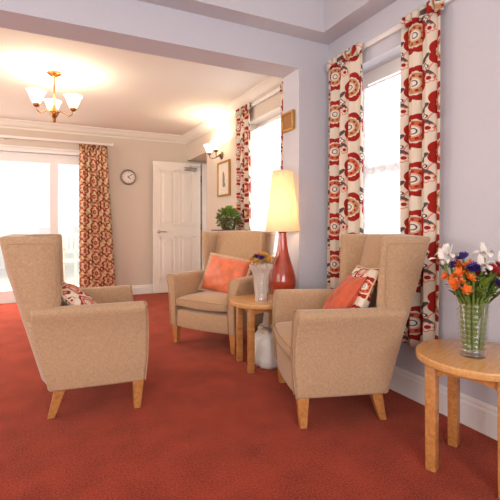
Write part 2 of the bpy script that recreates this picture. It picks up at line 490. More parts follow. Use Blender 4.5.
# panelled door leaf opened back against the far wall
def panel_door():
    w, h, t = .735, 1.975, .04
    x0 = 1.385; y0 = 6.135
    bm = bmesh.new()
    r = struct('door_2', bx(x0, x0+w, y0, y0+t, .012, .012+h, .003), 'door')
    def panel(a, b, c, d):
        bm = bmesh.new()
        # sunk field: raised moulding frame and bevelled field
        box(bm, a, a+.018, y0-.008, y0+.002, c, d); box(bm, b-.018, b, y0-.008, y0+.002, c, d)
        box(bm, a, b, y0-.008, y0+.002, c, c+.018); box(bm, a, b, y0-.008, y0+.002, d-.018, d)
        vs = []
        i = .035; j = .07
        o = [(a+i, c+i), (b-i, c+i), (b-i, d-i), (a+i, d-i)]; q = [(a+j, c+j), (b-j, c+j), (b-j, d-j), (a+j, d-j)]
        A = [bm.verts.new((p[0], y0-.0005, p[1])) for p in o]; B = [bm.verts.new((p[0], y0-.007, p[1])) for p in q]
        for k in range(4): bm.faces.new((A[k], A[(k+1) % 4], B[(k+1) % 4], B[k]))
        bm.faces.new(B)
        obj('door_panel', bm, 'door', r, smooth=False)
    for a, b in ((x0+.09, x0+.335), (x0+.395, x0+.64)):
        panel(a, b, 1.02, 1.86); panel(a, b, .2, .86)
    hb = bmesh.new(); lathe([(0, 0), (.026, 0), (.026, .008), (.012, .012), (.010, .045), (0, .045)], 20, hb)
    xform(hb, Matrix.Translation((x0+.075, y0, .93)) @ Matrix.Rotation(PI/2, 4, 'X'))
    tube([(x0+.075, y0-.042, .93), (x0+.12, y0-.045, .93), (x0+.19, y0-.04, .928)], .008, 10, hb)
    obj('door_handle', hb, 'chrome', r)
    cl = bmesh.new(); box(cl, x0+.46, x0+.66, y0-.05, y0, 1.865, 1.915); bevel_sharp(cl, .012, 3)
    o = obj('door_closer', cl, 'chrome', r)
    obj('closer_arm', bxs([(x0+.54, x0+.56, y0-.07, y0-.05, 1.915, 1.925), (x0+.55, x0+.715, y0-.07, y0-.05, 1.925, 1.933)], .002), 'chrome', o)
    for z in (.25, 1.0, 1.75):
        obj('hinge', bx(x0+w, x0+w+.014, y0-.006, y0+.03, z-.05, z+.05, .003), 'bronze', r)
panel_door()
struct('trim_3', bx(2.145, 2.225, 6.12, 6.248, 0, 1.99, .004), 'trim')
ls = thing('light_switch', 'small white light switch on the frame beside the open door', 'light switch', (2.18, 6.12, 1.29))
obj('switch_plate', bx(-.04, .04, -.012, -.0005, -.06, .06, .004), 'white_plastic', ls)
obj('rocker', bx(-.012, .012, -.018, -.012, -.02, .02, .002), 'white_plastic', ls)

# ------------------------------------------------------------------ outside the patio door
struct('ground_outside', bx(-6, 6, YF+T, 12, -.14, -.04), 'paving')
struct('wall_garden', bx(-6, 6, 11.6, 11.75, -.04, 1.0), 'fence')
def garden_chair(loc, rz, label):
    r = thing('garden_chair', label, 'chair', loc, rz, 'garden chairs outside')
    obj('seat', bxs([(-.24, .24, -.24+i*.08, -.175+i*.08, .42, .44) for i in range(6)], .003), 'gardenwood', r)
    obj('backrest', bxs([(-.24, .24, .235, .255, .55, .60), (-.24, .24, .235, .255, .86, .92)] + [(-.2+i*.09, -.155+i*.09, .238, .252, .6, .86) for i in range(5)], .003), 'gardenwood', r)
    for x in (-.24, .21):
        obj('leg', bx(x, x+.03, -.24, -.205, 0, .62, .003), 'gardenwood', r)
        obj('leg', bx(x, x+.03, .225, .255, 0, .9, .003), 'gardenwood', r)
        obj('armrest', bx(x-.01, x+.04, -.26, .24, .62, .645, .005), 'gardenwood', r)
    return r
garden_chair((.32, 8.1, -.04), -.5, 'pale slatted garden chair outside the glazed door, nearest the curtain')
garden_chair((-1.15, 8.7, -.04), .5, 'pale slatted garden chair outside the glazed door, farther to the left')
gt = thing('garden_table', 'pale wooden garden table outside between the slatted chairs', 'table', (-.15, 8.9, -.04))
obj('tabletop', bxs([(-.4+i*.1, -.31+i*.1, -.4, .4, .70, .73) for i in range(8)], .003), 'gardenwood', gt)
for x in (-.36, .31):
    for y in (-.36, .31): obj('leg', bx(x, x+.05, y, y+.05, 0, .70, .003), 'gardenwood', gt)

# ------------------------------------------------------------------ curtains
def curtain_mesh(p0, p1, z0, z1, pleats, amp, full=None, spread0=1.0, spread1=1.0, thick=.004, nu=96, nv=40, anchor=0, wob=.15, seed=0, head=.0):
    """p0->p1 at the rail; spread scales the width towards the hem about the anchor end"""
    p0 = Vector((*p0, 0)); p1 = Vector((*p1, 0)); d = p1-p0; L = d.length; d.normalize(); n = Vector((-d.y, d.x, 0))
    rnd = random.Random(seed); ph = [rnd.uniform(0, 6) for _ in range(4)]
    bm = bmesh.new(); uvl = bm.loops.layers.uv.new('UVMap'); grid = []
    for j in range(nv+1):
        t = j/nv; z = z1+(z0-z1)*t
        row = []
        sp = spread0+(spread1-spread0)*t
        am = amp*(.55+.45*min(1, t*3))
        for i in range(nu+1):
            s = i/nu
            a = 2*PI*pleats*s
            off = am*(math.sin(a+.5*math.sin(2.1*t+ph[0])*wob*6) + .35*math.sin(2*a+ph[1]+t*1.3) + wob*math.sin(a*.5+ph[2]+t*2))
            along = (anchor + (s-anchor)*sp)*L + am*.25*math.sin(2*a+ph[3])
            p = p0+d*along+n*off; arc = 0 if i == 0 else arc+(p-pp).length
            pp = p; row.append((bm.verts.new((p.x, p.y, z)), (arc if j == 0 else grid[0][i][1]), z))
        grid.append(row)
    for j in range(nv):
        for i in range(nu):
            q = (grid[j][i], grid[j][i+1], grid[j+1][i+1], grid[j+1][i])
            f = bm.faces.new([k[0] for k in q])
            for lp, k in zip(f.loops, q): lp[uvl].uv = (k[1], k[2])
    return bm

def curtain(label, group, mat, p0, p1, z0, z1, pleats, amp, **kw):
    c = Vector(((p0[0]+p1[0])/2, (p0[1]+p1[1])/2, 0))
    r = thing('curtain', label, 'curtain', (c.x, c.y, z0), 0, group)
    q0 = (p0[0]-c.x, p0[1]-c.y); q1 = (p1[0]-c.x, p1[1]-c.y)
    bm = curtain_mesh(q0, q1, 0, z1-z0-.07, pleats, amp, **kw)
    o = obj('drape', bm, mat, r, angle=180)
    sm = o.modifiers.new('thickness', 'SOLIDIFY'); sm.thickness = .004; sm.offset = 0
    k2 = dict(kw); k2['nv'] = 4
    k2['spread1'] = k2.get('spread0', 1)
    bm = curtain_mesh(q0, q1, z1-z0-.075, z1-z0, pleats*2, amp*.75, **k2)
    h = obj('pleated_heading', bm, mat, r, angle=180)
    sm = h.modifiers.new('thickness', 'SOLIDIFY'); sm.thickness = .008; sm.offset = 0
    return r
XC = XR-.05
GF = 'floral curtains at the right wall windows'
curtain('red floral curtain in the corner beside the partition, left of the near window', GF, 'floral', (XC, 2.54), (XC, 2.165), .33, 2.265, 3.5, .023, seed=3, spread1=.95)
curtain('red floral curtain hanging behind the vase of fresh flowers, right of the near window', GF, 'floral', (XC, 1.81), (XC, 1.545), .33, 2.265, 2.6, .022, seed=5, spread1=.92)
curtain('red floral curtain beside the gilt framed picture, above the potted plant', GF, 'floral', (XC, 4.27), (XC, 3.90), .33, 2.32, 3.5, .022, seed=8)
curtain('sliver of red floral curtain showing past the partition behind the lamp', GF, 'floral', (XC, 3.255), (XC, 2.92), .33, 2.32, 3, .017, seed=9)
curtain('red and gold patterned curtain beside the wall clock at the glazed door', 'patterned curtains at the glazed door', 'trellis', (.36, YF-.11), (.725, YF-.11), .135, 2.15, 5, .026, spread1=1.32, anchor=0, seed=4)

def rail(name, label, x0, x1, y0, y1, z0, z1, ends):
    r = thing(name, label, 'curtain rail', ((x0+x1)/2, (y0+y1)/2, z0))
    dx, dy, dz = (x1-x0)/2, (y1-y0)/2, z1-z0
    obj('track', bx(-dx, dx, -dy, dy, 0, dz, .004), 'trim', r)
    for s in (-1, 1):
        if ends == 'y': obj('end_stop', bx(-dx-.006, dx+.006, s*dy-.012, s*dy+.012, -.006, dz+.006, .004), 'trim', r)
        else: obj('end_stop', bx(s*dx-.012, s*dx+.012, -dy-.006, dy+.006, -.006, dz+.006, .004), 'trim', r)
    for t in (-.8, 0, .8):
        if ends == 'y': obj('bracket', bx(dx, dx+XR-x1-.0005, t*dy-.012, t*dy+.012, 0, dz, .003), 'trim', r)
        else: obj('bracket', bx(t*dx-.012, t*dx+.012, dy, dy+YF-y1-.0005, 0, dz, .003), 'trim', r)
    return r
rail('curtain_rail', 'white curtain rail above the near sash window', XR-.026, XR-.002, 1.46, 2.58, 2.225, 2.26, 'y')
rail('curtain_rail', 'white curtain rail above the far window behind the lamp', XR-.026, XR-.002, 2.90, 4.32, 2.275, 2.31, 'y')
rail('curtain_rail', 'white curtain rail over the glazed patio door', -1.85, .80, YF-.125, YF-.095, 2.155, 2.185, 'x')

def net(label, y0, y1, z0, z1, seed, dx=.105):
    r = thing('net_curtain', label, 'net curtain', (XR+dx, (y0+y1)/2, z0), 0)
    h = (y1-y0)/2
    bm = curtain_mesh((0, h), (0, -h), 0, z1-z0, 7, .008, full=1.2, nu=90, nv=24, seed=seed)
    obj('lace_panel', bm, 'lace', r, angle=180)
    obj('net_rod', tube([(0, h+.02, z1-z0-.006), (0, -h-.02, z1-z0-.006)], .006), 'white_plastic', r)
net('white lace net curtain across the near window', W1[0]+.03, W1[1]-.03, W1[2]+.02, 2.02, 1)
net('white lace net curtain across the far window beyond the lamp', W2[0]+.02, W2[1]-.02, W2[2]+.02, 2.06, 2, .035)

# ------------------------------------------------------------------ wing armchair
def make_chair(label, group):
    r = thing('wing_armchair', label, 'armchair', (0, 0, 0), 0, group)
    Y0 = -.30                       # local y of the front face; the chair faces -y
    # arms: padded side panels flaring out to a rolled top
    prof = [(.335, .155), (.338, .30), (.345, .42), (.358, .50), (.375, .545), (.383, .568), (.381, .586), (.366, .598), (.340, .603), (.312, .601), (.292, .592), (.283, .572), (.280, .54), (.274, .46), (.272, .30), (.272, .155)]
    for s in (-1, 1):
        rings = []
        for t in (0, .04, .2, .45, .7, .9, 1):
            k = 1-.075*t**1.6
            ring = []
            for x, z in prof:
                yend = .492+.20*(z-.155)-.02*max(0,(z-.5)*4)
                ff = .012*max(0, 1-t*25)
                fy = -.016*math.sin(max(0, (z-.155)/.45)*PI)*(1-t)
                ring.append((s*x*k, Y0+fy+yend*t, z))
            rings.append(ring)
        bm = loft(rings); bevel_sharp(bm, .014, 3, 50)
        a = obj('arm', bm, 'uph', r, angle=60)
        pts = [(s*x, Y0-.016*math.sin(max(0, (z-.155)/.45)*PI)-.002, z) for x, z in prof]
        pts = [((p[0]-s*.315)*.93+s*.315, p[1], (p[2]-.4)*.985+.4) for p in pts]
        obj('piping', tube(pts, .0035, 6), 'piping', a)
    # front rail / base under the cushion
    bm = bmesh.new(); rings = []
    for x in [(-.272+.544*i/12) for i in range(13)]:
        b = -.022*(1-(x/.272)**2)
        rings.append([(x, Y0+b+.002, .155), (x, Y0+b-.002, .24), (x, Y0+b+.002, .305), (x, Y0+.46, .305), (x, Y0+.46, .155)])
    loft(rings, bm=bm); bevel_sharp(bm, .012, 2, 50)
    obj('seat_base', bm, 'uph', r, angle=60)
    # seat cushion
    bm = bmesh.new(); NX, NY = 16, 14
    def cush(u, v, side):
        x = u*.268; y = Y0-.018 + (v+1)/2*.475
        if v < 0: y -= .02*(1-u*u)*(-v)
        e = (max(0, 1-abs(u)**5))**.5*(max(0, 1-abs(v)**5))**.5
        z = .372 + side*(.044+.022*(1-u*u)*(1-v*v*.6))*(.62+.38*e)
        return (x, y, z)
    top = [[bm.verts.new(cush(-1+2*i/NX, -1+2*j/NY, 1)) for i in range(NX+1)] for j in range(NY+1)]
    bot = [[bm.verts.new(cush(-1+2*i/NX, -1+2*j/NY, -1)) for i in range(NX+1)] for j in range(NY+1)]
    for j in range(NY):
        for i in range(NX):
            bm.faces.new((top[j][i], top[j][i+1], top[j+1][i+1], top[j+1][i])); bm.faces.new((bot[j][i], bot[j+1][i], bot[j+1][i+1], bot[j][i+1]))
    for i in range(NX):
        bm.faces.new((top[0][i], bot[0][i], bot[0][i+1], top[0][i+1])); bm.faces.new((top[NY][i], top[NY][i+1], bot[NY][i+1], bot[NY][i]))
    for j in range(NY):
        bm.faces.new((top[j][0], top[j+1][0], bot[j+1][0], bot[j][0])); bm.faces.new((top[j][NX], bot[j][NX], bot[j+1][NX], top[j+1][NX]))
    pt = [v.co.copy() for v in top[0]]; pb = [v.co.copy() for v in bot[0]]
    bevel_sharp(bm, .016, 3, 50)
    cu = obj('seat_cushion', bm, 'uph', r, angle=70)
    off = Vector((0, -.001, -.003))
    obj('piping', tube([p+off for p in pt], .004, 6), 'piping', cu)
    obj('piping', tube([p+Vector((0, -.001, .003)) for p in pb], .004, 6), 'piping', cu)
    # backrest slab, raked
    yb = lambda z: .488+.228*(z-.155)/.805            # rear face
    def yf(z): return .455+.145*max(0, (z-.40))/.56     # front face
    bm = bmesh.new(); rings = []
    for x in [-.283+.566*i/12 for i in range(13)]:
        c = 1-(x/.283)**2
        ring = [(x, Y0+yf(.32), .32)] + [(x, Y0+yf(z)-.022*c*math.sin((z-.3)/.68*PI), z) for z in (.42, .52, .62, .72, .82, .91)]
        ring += [(x, Y0+yf(.96)+.012, .968+.006*c), (x, Y0+yb(.96)-.012, .971+.006*c), (x, Y0+yb(.95)+.002, .955)]
        ring += [(x, Y0+yb(z)+.045*c**.6, z) for z in (.8, .6, .4, .2)] + [(x, Y0+yb(.155), .155), (x, Y0+.43, .155), (x, Y0+.43, .32)]
        rings.append(ring)
    loft(rings, bm=bm); bevel_sharp(bm, .008, 2, 60)
    obj('backrest', bm, 'uph', r, angle=50)
    # wings
    for s in (-1, 1):
        bm = bmesh.new()
        NZ = 10; rings = []
        for j in range(NZ+1):
            t = j/NZ; z = .53+(.970-.53)*t
            fy = .425+.018*t+.03*max(0, 1-t*5)             # front edge
            ry = yb(z)
            xo = .322+.012*t; xi = .262+.012*t
            fl = .024*t                                      # flare of the leading edge
            ring = [(s*(xi+.004), Y0+ry-.012, z), (s*xi, Y0+(fy+ry)/2, z), (s*(xi+fl*.6), Y0+fy+.035, z), (s*(xi+.006+fl), Y0+fy+.012, z), (s*(xi+.026+fl), Y0+fy, z), (s*(xo-.014+fl), Y0+fy+.004, z), (s*(xo+fl), Y0+fy+.02, z), (s*(xo+fl*.5), Y0+(fy+ry)/2, z), (s*xo, Y0+ry-.022, z), (s*(xo-.018), Y0+ry, z), (s*(xi+.02), Y0+ry+.002, z)]
            rings.append(ring)
        loft(rings, bm=bm); bevel_sharp(bm, .014, 3, 55)
        w = obj('wing', bm, 'uph', r, angle=60)
        ty = yb(.93)
        pts = [(s*.329, Y0+.452+.03, .56), (s*.338, Y0+.455, .65), (s*.3455, Y0+.456, .80), (s*.3535, Y0+.460, .92), (s*.353, Y0+.472, .935), (s*.346, Y0+.56, .936), (s*.337, Y0+ty-.04, .936)]
        obj('piping', tube(pts, .0034, 6), 'piping', w)
    # lower rear corner panels join wings to the side panels
    for s in (-1, 1):
        bm = bmesh.new(); rings = []
        for z in (.157, .3, .45, .54):
            k = .925
            rings.append([(s*.27, Y0+yb(z)-.02, z), (s*.27, Y0+yb(z)+.0, z), (s*(.300), Y0+yb(z)+.0, z), (s*.312, Y0+yb(z)-.012, z), (s*.312, Y0+yb(z)-.03, z)])
        loft(rings, bm=bm); bevel_sharp(bm, .004, 1, 60)
        obj('rear_corner', bm, 'uph', r, angle=60)
    # legs
    def leg(x, y, dx, dy):
        t, b = .029, .0185
        return loft([[(x+dx*k+sx*w, y+dy*k+sy*w, z) for sx, sy in ((-1, -1), (1, -1), (1, 1), (-1, 1))] for z, w, k in ((0, b, 1), (.06, b+.004, .6), (.158, t, 0))])
    for s in (-1, 1):
        bm = leg(s*.303, Y0+.035, 0, .004); bevel_sharp(bm, .003, 1); obj('leg', bm, 'oak', r)
        bm = leg(s*.262, Y0+.435, -s*.01, .045); bevel_sharp(bm, .003, 1); obj('leg', bm, 'oak', r)
    return r

GC = 'beige wing armchairs'
def place(ch, fc, b):
    """fc: floor point under the middle of the chair front; b: direction from front to back"""
    bl = math.hypot(*b); b = (b[0]/bl, b[1]/bl)
    ch.location = (fc[0]+b[0]*.30, fc[1]+b[1]*.30, 0)
    ch.rotation_euler = (0, 0, math.atan2(-b[0], b[1]))
    return ch
ch1 = make_chair('beige wing armchair in front of the near window, holding an orange and a floral cushion', GC)
place(ch1, (1.226, 2.066), (.939, -.3436))
ch2 = copy_tree(ch1); ch2['label'] = 'beige wing armchair by the lamp and open door, facing the room with one satin cushion'
FC2 = (1.129, 3.253)
place(ch2, FC2, (.846, .533))
ch3 = copy_tree(ch1); ch3['label'] = 'beige wing armchair seen from its side at the glazed door, turned away to the right'
place(ch3, (.498, 2.677), (-.9987, .05))

# ------------------------------------------------------------------ cushions
def cushion_mesh(w, h, t, seed=0, n=18):
    rnd = random.Random(seed); ph = [rnd.uniform(0, 6) for _ in range(6)]
    bm = bmesh.new(); uvl = bm.loops.layers.uv.new('UVMap')
    def P(i, j, s):
        u = -1+2*i/n; v = -1+2*j/n
        e = max(0, (1-u*u))*max(0, (1-v*v))
        th = t/2*e**.42
        pin = 1-.10*(u*u*v*v) ; bow = 1-.05*(1-v*v)*abs(u)**3; bow2 = 1-.05*(1-u*u)*abs(v)**3
        wr = .007*e**.3*(math.sin(5*u+3*v+ph[0])+.7*math.sin(9*v-5*u+ph[1])+.4*math.sin(13*u+6*v+ph[2]))*(1 if e > 0 else 0)
        return (u*w/2*bow, v*h/2*bow2, s*th+wr)
    A = [[bm.verts.new(P(i, j, 1)) for i in range(n+1)] for j in range(n+1)]
    B = [[A[j][i] if i in (0, n) or j in (0, n) else bm.verts.new(P(i, j, -1)) for i in range(n+1)] for j in range(n+1)]
    for G, fl in ((A, 0), (B, 1)):
        for j in range(n):
            for i in range(n):
                ids = [(j, i), (j, i+1), (j+1, i+1), (j+1, i)]
                if fl: ids.reverse()
                f = bm.faces.new([G[a][b] for a, b in ids])
                for lp, (a, b) in zip(f.loops, ids): lp[uvl].uv = (b/n*w, a/n*h)
    edge = [A[0][i].co.copy() for i in range(n+1)] + [A[j][n].co.copy() for j in range(1, n+1)] + [A[n][i].co.copy() for i in range(n-1, -1, -1)] + [A[j][0].co.copy() for j in range(n-1, -1, -1)]
    return bm, edge

def cushion(label, mat, w, h, t, chair, loc, lean, yaw, roll, trim=None, seed=0, fringe=False):
    """loc in the chair's own axes (x, y from the front, z); lean back, yaw about z, roll in its own plane"""
    b = Vector((-math.sin(chair.rotation_euler[2]), math.cos(chair.rotation_euler[2]), 0)); x = Vector((b.y, -b.x, 0))
    o = Vector(chair.location) + x*loc[0] + b*(loc[1]-.30) + Vector((0, 0, loc[2]))
    r = thing('cushion', label, 'cushion', o, 0)
    R = Matrix.Rotation(chair.rotation_euler[2]+yaw, 4, 'Z') @ Matrix.Rotation(PI/2-lean, 4, 'X') @ Matrix.Rotation(roll, 4, 'Z')
    r.rotation_euler = R.to_euler()
    bm, edge = cushion_mesh(w, h, t, seed)
    obj('cushion_cover', bm, mat, r, angle=180)
    if trim:
        obj('piping', tube(edge, .005, 6), trim, r)
    if fringe:
        bm = bmesh.new(); rnd = random.Random(seed)
        for k in range(len(edge)-1):
            for q in range(3):
                p = edge[k].lerp(edge[k+1], q/3); d = Vector((p.x, p.y, 0)).normalized()
                tube([p, p+d*.010+Vector((0, 0, .002)), p+d*.024+Vector((rnd.uniform(-.003, .003), rnd.uniform(-.003, .003), rnd.uniform(-.006, .002)))], [.003, .004, .002], 5, bm)
        o2 = obj('fringe', bm, 'fringe', r); o2['label'] = 'cream looped fringe'
    return r
cushion('orange embroidered cushion leaning in front of a floral cushion on the near window armchair', 'orange_embroidered', .31, .36, .10, ch1, (.03, .325, .585), .60, -.10, .06, 'orange_embroidered', 2)
cushion('cream and red floral cushion tucked behind an orange cushion on the near window armchair', 'floral_cushion', .38, .38, .10, ch1, (.04, .405, .615), .47, -.05, .06, 'fringe', 3)
cushion('orange satin cushion with cream fringe on the armchair beside the lamp', 'orange', .46, .34, .13, ch2, (.0, .345, .575), .38, 0, -.12, None, 4, True)
cushion('red and gold patterned cushion on the armchair seen from its side', 'floral_cushion', .40, .40, .12, ch3, (-.06, .30, .53), .8, 0, .1, 'fringe', 5)

# ------------------------------------------------------------------ round tables
def round_table(label, loc, rz, rad, h, legd, group):
    r = thing('side_table', label, 'side table', loc, rz, group)
    obj('tabletop', disc_prism(rad, h-.032, h, 64, .006), 'oaktop', r)
    ap = bmesh.new(); q = legd-.02
    for a in range(4):
        b2 = bmesh.new(); 
        # curved apron rail between two legs
        n = 8; rings = []
        for i in range(n+1):
            t = -1+2*i/n; x = t*(legd-.02); dz = .018*(1-t*t)
            rings.append([(x, -legd-.008, h-.034), (x, -legd+.010, h-.034), (x, -legd+.010, h-.085+dz), (x, -legd-.008, h-.085+dz)])
        loft(rings, bm=b2); xform(b2, Matrix.Rotation(a*PI/2, 4, 'Z'))
        obj('apron', b2, 'oak', r, smooth=False)
    for sx in (-1, 1):
        for sy in (-1, 1):
            bm = loft([[(sx*legd+a*w, sy*legd+b*w, z) for a, b in ((-1, -1), (1, -1), (1, 1), (-1, 1))] for z, w in ((0, .021), (h-.034, .023))])
            bevel_sharp(bm, .004, 2); obj('leg', bm, 'oak', r)
    return r
TH = .485
t1 = round_table('round oak side table between the two far armchairs, carrying the lamp', (1.41, 2.70, 0), math.radians(-7), .245, TH, .133, 'round oak side tables')
t2 = round_table('round oak side table at the right wall carrying the fresh flowers', (1.622, 1.147, 0), math.radians(20), .24, TH, .135, 'round oak side tables')

# ------------------------------------------------------------------ table lamp
lp = thing('table_lamp', 'tall russet ceramic table lamp with a lit cream shade on the far side table', 'lamp', (1.537, 2.618, TH))
obj('base', lathe([(0, 0), (.070, 0), (.076, .006), (.086, .05), (.098, .10), (.100, .135), (.094, .175), (.080, .225), (.062, .28), (.046, .34), (.036, .40), (.031, .45), (.030, .485), (.034, .49), (.034, .496), (0, .496)], 48), 'terracotta', lp)
obj('neck', lathe([(0, .494), (.016, .494), (.016, .53), (.02, .532), (.02, .56), (0, .56)], 20), 'brass', lp)
sh = obj('lamp_shade', lathe([(.127, .50), (.0735, .94), (.071, .94), (.1245, .50), (.127, .50)], 64), 'shade', lp, angle=60)
obj('rim_trim', lathe([(.1275, .498), (.1285, .498), (.1275, .512), (.1262, .512), (.1275, .498)], 64), 'shade', sh)
obj('rim_trim', lathe([(.074, .928), (.0752, .928), (.0742, .942), (.0728, .942), (.074, .928)], 64), 'shade', sh)
bl = bmesh.new(); ball(bl, (0, 0, .62), .03, 14, (1, 1, 1.25)); obj('bulb', bl, 'opal', lp)
ring = bmesh.new()
for k in range(3):
    a = k*2*PI/3; tube([(.0, 0, .56), (.05*math.cos(a), .05*math.sin(a), .57), (.112*math.cos(a), .112*math.sin(a), .60)], .0018, 5, ring)
obj('shade_carrier', ring, 'brass', lp)

# ------------------------------------------------------------------ crystal vase and dried flower posy
VL = Vector((1.362, 2.622, TH))
cv = thing('vase', 'cut crystal vase flaring at the top on the table beside the lamp', 'vase', VL)
prof = [(0, 0), (.044, 0), (.046, .012), (.040, .03), (.041, .06), (.046, .12), (.050, .17), (.060, .21), (.078, .235), (.084, .262), (.081, .262), (.074, .236), (.055, .208), (.045, .17), (.041, .12), (.036, .06), (.034, .035), (0, .03)]
obj('vase_body', lathe(prof, 64, flute=lambda a, z: 1+.06*abs(math.sin(8*a+z*10))*(1 if z > .02 else 0)), 'crystal', cv, angle=25)
fac = bmesh.new()
for k in range(12):
    a = 2*PI*k/12
    for q in range(5):
        z = .05+.032*q; rr = .0445+.004*q
        tube([(rr*math.cos(a), rr*math.sin(a), z), (rr*1.02*math.cos(a+.26), rr*1.02*math.sin(a+.26), z+.03)], .0016, 4, fac)
obj('cut_facets', fac, 'crystal', cv)

def bloom_mesh(kind, r, seed=0):
    rnd = random.Random(seed); bm = bmesh.new()
    n, rows = {'posy': (9, 3), 'alstro': (6, 2), 'mum': (14, 4)}[kind]
    for k in range(rows):
        tilt = .25+.42*k
        for i in range(n):
            a = 2*PI*(i+.5*k)/n+rnd.uniform(-.1, .1); L = r*(1-.12*k)*rnd.uniform(.9, 1.08); w = L*(.42 if kind != 'alstro' else .5)
            d = Vector((math.cos(a)*math.cos(tilt), math.sin(a)*math.cos(tilt), math.sin(tilt))); sd = Vector((-math.sin(a), math.cos(a), 0)); up = d.cross(sd)*-1
            pts = []
            for t, ww in ((0, .15), (.35, .8), (.7, 1), (1, .25)):
                c = d*L*t + Vector((0, 0, 1))*(.25*L*t*t)
                pts.append((c-sd*w*.5*ww+up*.0, c+Vector((0, 0, -.06*L)), c+sd*w*.5*ww))
            vs = [[bm.verts.new(p) for p in row] for row in pts]
            for x, y in zip(vs, vs[1:]):
                for m_ in range(2): bm.faces.new((x[m_], x[m_+1], y[m_+1], y[m_]))
    ball(bm, (0, 0, r*.15), r*.28, 8)
    return bm

def make_flower(name, label, cat, group, base, tip, mat, kind, r, stemr=.0016, leaf=False, seed=0, petal_th=.0012):
    base = Vector(base); tip = Vector(tip)
    f = thing(name, label, cat, base, 0, group)
    d = tip-base; mid = d*.55+Vector((d.x, d.y, 0))*-.12
    obj('stem', tube([(0, 0, 0), mid*.5, mid, d], stemr, 6), 'stem', f)
    q = Vector((0, 0, 1)).rotation_difference((d.normalized()+Vector((d.x, d.y, 0))*2.5+Vector((0, 0, .2))).normalized()).to_matrix().to_4x4()
    bm = bloom_mesh(kind, r, seed); xform(bm, Matrix.Translation(d) @ q)
    o = obj('bloom', bm, mat, f)
    return f, o, d, q
rnd = random.Random(11)
pcs = [('purple', 'purple_petal'), ('yellow', 'yellow_petal'), ('peach', 'peach_petal')]
for k in range(15):
    nm, mt = pcs[[1, 2, 1, 2, 1][k % 5]] if k not in (4, 7) else pcs[0]
    a = k*2.4; rr = .010+.060*math.sqrt((k+.5)/15)
    tip = VL+Vector((rr*math.cos(a), rr*math.sin(a), .276+.050*(1-k/15)+rnd.uniform(-.006, .008)))
    make_flower('posy_flower', 'small %s flower in the posy on top of the crystal vase' % nm, 'flower', 'small %s flowers in the crystal vase' % nm,
                VL+Vector((rr*.35*math.cos(a), rr*.35*math.sin(a), .05)), tip, mt, 'mum', .030, .0012, seed=k)

# ------------------------------------------------------------------ ribbed glass vase with fresh flowers
FV = Vector((1.585, 1.138, TH))
gv = thing('vase', 'ribbed clear glass vase of fresh flowers on the right hand table', 'vase', FV)
pr = [(0, 0), (.046, 0), (.050, .006)]
for i in range(1, 61):
    z = .006+.225*i/60; pr.append((.050+.012*(z/.23)+.0022*math.sin(2*PI*z/.0205), z))
pin = [(r_-.005, z) for r_, z in reversed(pr[3:])] + [(.044, .014), (0, .012)]
obj('vase_body', lathe(pr+pin, 48), 'glass', gv)
obj('water', lathe([(0, .013), (.042, .015), (.050, .14), (0, .14)], 32), 'water', gv)

def iris_bloom(seed):
    rnd = random.Random(seed); bm = bmesh.new()
    def petal(a, t0, L, w, curl):
        vs = []
        for k in range(6):
            t = k/5; el = t0 + curl*t
            if k == 0: c = Vector((0, 0, 0)); cs = [c]
            c = Vector((0, 0, 0)); 
            m_ = 0
            for q in range(k): 
                e2 = t0+curl*(q/5); c += Vector((math.cos(a)*math.cos(e2), math.sin(a)*math.cos(e2), math.sin(e2)))*L/5
            ww = w*math.sin(min(1, .12+t*.9)*PI*.92)**.8
            s = Vector((-math.sin(a), math.cos(a), 0))*ww/2
            vs.append([bm.verts.new(c-s+Vector((0, 0, .006*math.sin(k+seed)))), bm.verts.new(c+Vector((0, 0, -.004))), bm.verts.new(c+s+Vector((0, 0, .005*math.cos(k))))])
        for x, y in zip(vs, vs[1:]):
            for m_ in range(2): bm.faces.new((x[m_], x[m_+1], y[m_+1], y[m_]))
    for i in range(3):
        a = i*2*PI/3+rnd.uniform(-.2, .2)
        petal(a, .75, .066, .034, -1.9)        # falls
        petal(a+PI/3, 1.1, .056, .028, .35)     # standards
    ball(bm, (0, 0, .0), .009, 8, (1, 1, 1.8))
    return bm
